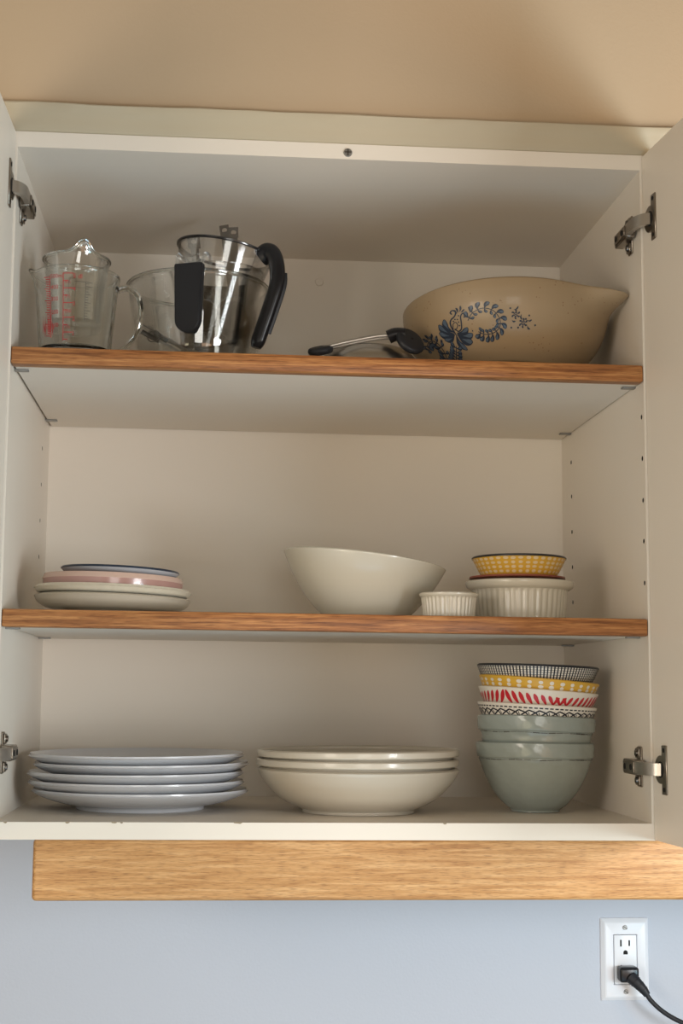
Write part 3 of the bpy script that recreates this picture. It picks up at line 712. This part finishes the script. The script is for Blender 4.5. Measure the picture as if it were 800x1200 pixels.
# measuring spoons on a ring in the glass bowl
def spoon(p0, p1, rbowl, label, roll):
    p0, p1 = Vector(p0), Vector(p1); d = p1-p0; L = d.length
    t = empty('measuring_spoon', p0, label, 'measuring spoon', 'measuring spoons on a ring'); t.rotation_euler = (d.to_track_quat('X', 'Z') @ Matrix.Rotation(roll, 3, 'X').to_quaternion()).to_euler()
    bm = bmesh.new(); box(bm, 0, L*.34, -.0042, .0042, -.0008, .0008, bev=.0007, seg=2); finish(bm, 'handle_tab', M_sdark, t)
    bm = bmesh.new(); tube(bm, crom([(L*.32, 0, 0), (L*.5, 0, .0008), (L*.74, 0, 0)], 5), .0024, 8, ry=.0008); finish(bm, 'handle', M_steel, t)
    pr = [(0, -rbowl*.62), (rbowl*.5, -rbowl*.55), (rbowl*.85, -rbowl*.3), (rbowl, 0), (rbowl*.95, .0003), (rbowl*.8, -rbowl*.27), (rbowl*.46, -rbowl*.5), (0, -rbowl*.56)]
    bm = lathe_bm(pr, 28); bmesh.ops.translate(bm, vec=(L*.74+rbowl*.9, 0, 0), verts=bm.verts); finish(bm, 'spoon_bowl', M_steel, t)
zz = zs1(.16)
spoon((.1400, .118, zz+.0590), (.2080, .125, zz+.0240), .0100, 'measuring spoon with a flat dark tab, uppermost on the ring', .2)
spoon((.1385, .112, zz+.0495), (.2020, .122, zz+.0180), .0085, 'measuring spoon with a flat dark tab, lower on the ring', .9)
spoon((.1470, .124, zz+.0540), (.2140, .150, zz+.0240), .0090, 'measuring spoon lying behind the other two on the ring', -.5)
bm = bmesh.new(); tube(bm, [(0, .0078*cos(2*pi*i/32), .0078*sin(2*pi*i/32)) for i in range(33)], .0007, 8)
rg = finish(bm, 'key_ring', M_sdark, None); rg.location = (.1535, .112, zz+.0440); rg.rotation_euler = (0, .3, radians(70)); tag(rg, 'thin metal ring holding the measuring spoons in the glass bowl', 'ring')

# ---------------------------------------------------------------- pan lid with black-ended handle
lx, ly = .4150, .115
t = empty('pan_lid', (lx, ly, zs1(lx)+.0003), 'steel pan lid with rod handle and round black ends', 'lid', rot=(0, .0037, 0))
P = [(.0, .004), (.060, .0006), (.0640, 0), (.0650, .0012), (.0640, .0025)]+smoothprof([(.0620, .0032), (.0590, .0180), (.046, .0290), (.024, .0340), (.001, .0350)], 5)+[(0, .0351)]
P = [(a, z*1.13) for a, z in P]
lathe('lid_dome', P, M_steel, t, 96)
for dy in (-.0062, .0062):
    bm = bmesh.new(); tube(bm, crom([(-.060, dy-.045, .0245), (-.030, dy-.048, .0320), (.000, dy-.050, .0385), (.022, dy-.052, .0410)], 6), .0022, 10); finish(bm, 'handle_rod', M_steel, t)
bm = bmesh.new(); tube(bm, crom([(.018, -.052, .0395), (.026, -.054, .0425), (.038, -.056, .0420)], 4), .0100, 16, ry=.0080); box(bm, -.004, .014, -.0565, -.0455, .0245, .028) if False else None
finish(bm, 'black_socket', M_plast, t)
def disc(c, R_, rot, hole=True):
    bm = bmesh.new(); pr = smoothprof([(0, -.0045), (R_*.8, -.0045), (R_, -.001), (R_, .002), (R_*.85, .0045), (R_*.3, .0052), (0, .0050)], 4); lathe_bm(pr, 40, bm=bm)
    q = Matrix.Translation(c) @ rot; bmesh.ops.transform(bm, matrix=q, verts=bm.verts); o = finish(bm, 'black_end', M_rubber, t)
    if hole:
        bm = bmesh.new(); cyl(bm, (0, 0, .0049), (0, 0, .0056), .0018, seg=14); bmesh.ops.transform(bm, matrix=q, verts=bm.verts); finish(bm, 'rivet', M_dark, o)
disc((.0430, -.0580, .0335), .0185, Matrix.Rotation(radians(40), 4, 'Y') @ Matrix.Rotation(radians(48), 4, 'X'))
disc((-.0625, -.0480, .0215), .0150, Matrix.Rotation(radians(-12), 4, 'Y') @ Matrix.Rotation(radians(18), 4, 'X'), False)

# ---------------------------------------------------------------- stoneware bowl with spout
SB = (.5905, .137, zs1(.59)+.0004+.0742*sin(radians(6))); SR = .1285; SH = .0850; sth = radians(-38)
t = empty('batter_bowl', SB, 'speckled tan stoneware batter bowl with blue floral print and pouring spout', 'bowl', rot=(radians(-6), .0037, 0))
sout = [(.070, 0), (.0745, .0004), (.080, .004), (.0980, .017), (.1140, .036), (.1235, .055), (.1275, .072), (.1285, .0850)]
pr, soo = shellprof(sout, .0055, .009, 7)
def spoutf(x, y, z, th, k):
    d = (th-sth+pi) % (2*pi)-pi; f = max(0, min(1, (z-.052)/(.033))); f = f*f*(3-2*f)
    s = math.exp(-(abs(d)/.25)**2.0)*f; g = math.exp(-(d/.17)**2)*max(0, (z-.066)/.019)
    e = 1+.17*s+.11*g; return (x*e, y*e, z-.002*s-.004*max(0, g))
lathe('bowl_body', pr, M_stone, t, 192, fn=spoutf, ang=70)
# floral print, drawn in a plane of 0.1 mm-scale units: (x,y) of the drawing -> angle and height
def floral_surf(X, Y):
    k = 1/4.444/940.; u = (X-606)*k; v = .0925-(Y-20)*k*.86
    s = max(-.985, min(.985, u/.1245)); th = -pi/2+math.asin(s)+math.atan2(.2313-SB[0], 1.76)*1.0
    r = rat(soo, v)+.0005; return spoutf(r*cos(th), r*sin(th), v, th, 0)
class _F:  # collect dark and blue strokes separately
    pass
bd, bb = bmesh.new(), bmesh.new()
def leaf(x0, y0, x1, y1, w_, bend=0, both=True):
    mx, my = (x0+x1)/2-(y1-y0)*bend, (y0+y1)/2+(x1-x0)*bend
    add_strip(bd, floral_surf, [(x0, y0), (mx, my), (x1, y1)], w_, 'leaf', 6)
    if both and w_ > 13: 
        a = lambda p, q, t_: p+(q-p)*t_
        add_strip(bb, lambda X, Y: tuple(Vector(floral_surf(X, Y))*1.0015), [(a(x0, mx, .7), a(y0, my, .7)), (a(mx, x1, .45), a(my, y1, .45)), (a(mx, x1, .93), a(my, y1, .93))], w_*.55, 'leaf', 5)
def line(pts, w_=4): add_strip(bd, floral_surf, pts, w_, 'line', 6)
def wreath(stem, n, lo, li, wo, wi, flip=1):
    C = crom([(a, b, 0) for a, b in stem], 12); line(stem, 4)
    for i in range(n):
        t_ = (i+.6)/n; j = int(t_*(len(C)-2)); c = C[j]; d = (C[j+1]-C[j]).normalized(); nn = Vector((-d.y, d.x, 0))*flip
        e = c+(nn*.85+d*.6)*lo; leaf(c.x, c.y, e.x, e.y, wo, .18*flip)
        e = c+(-nn*.8+d*.65)*li; leaf(c.x, c.y, e.x, e.y, wi, -.18*flip)
for a in ((322, 318, 292, 240, 30), (318, 322, 258, 258, 32), (318, 325, 244, 296, 32), (318, 328, 254, 336, 26)): leaf(*a, -.22)
for a in ((334, 322, 400, 308, 30), (336, 326, 418, 342, 36), (332, 328, 404, 376, 38), (326, 330, 352, 406, 32)): leaf(*a, .2)
line([(326, 330), (316, 285), (322, 256), (348, 238), (357, 218), (344, 206), (331, 214), (336, 226)], 7)
line([(330, 300), (345, 316), (366, 306), (374, 275), (378, 245), (392, 232), (405, 240), (402, 252), (391, 252)], 6)
line([(322, 300), (330, 276), (345, 270), (352, 284), (342, 300), (328, 306)], 4)
for x, y in ((336, 262), (346, 255), (358, 258), (361, 272), (360, 290), (368, 240)): add_dot(bd, floral_surf, x, y, 4, 4)
for a in ((368, 226, 362, 196, 10), (376, 224, 386, 190, 10), (382, 226, 402, 212, 9), (362, 230, 352, 205, 6)): leaf(*a, .1)
wreath([(410, 274), (440, 240), (490, 222), (540, 236), (572, 274), (578, 312), (556, 340), (520, 352), (480, 350), (452, 335)], 14, 38, 26, 24, 15, -1)
for a in ((430, 232, 424, 205, 10), (424, 236, 440, 212, 9), (420, 262, 432, 268, 8), (424, 330, 418, 326, 8)): leaf(*a, .1)
wreath([(158, 440), (190, 422), (212, 392), (214, 352), (196, 322), (172, 316), (152, 330), (160, 346)], 9, 34, 26, 21, 15, -1)
wreath([(196, 452), (235, 436), (270, 412), (300, 380)], 7, 34, 30, 21, 19, -1)
for a in ((160, 312, 152, 284, 11), (176, 308, 170, 275, 11), (190, 310, 205, 284, 11), (204, 320, 226, 304, 11), (146, 350, 136, 330, 9), (222, 350, 238, 328, 11)): leaf(*a, .1)
# small sprigs at right
for c in ((660, 264), (702, 306)):
    line([(c[0]+9*cos(a/6*pi), c[1]+9*sin(a/6*pi)) for a in range(12)], 4); add_dot(bd, floral_surf, c[0], c[1], 4, 4)
    for k in range(6): a = k*pi/3+.4; leaf(c[0]+8*cos(a), c[1]+8*sin(a), c[0]+24*cos(a), c[1]+24*sin(a), 9, .25)
for a in ((648, 240, 672, 222, 8), (690, 262, 694, 290, 8), (722, 292, 746, 288, 8), (726, 318, 744, 334, 9), (640, 292, 660, 298, 8)): leaf(*a, .2)
for x, y in ((632, 232), (638, 328), (676, 328), (768, 314), (730, 268), (714, 286)): add_dot(bd, floral_surf, x, y, 5, 5)
fp = finish(bd, 'floral_print', M_navy, t, smooth=False); finish(bb, 'print_highlights', M_bluep, fp, smooth=False)
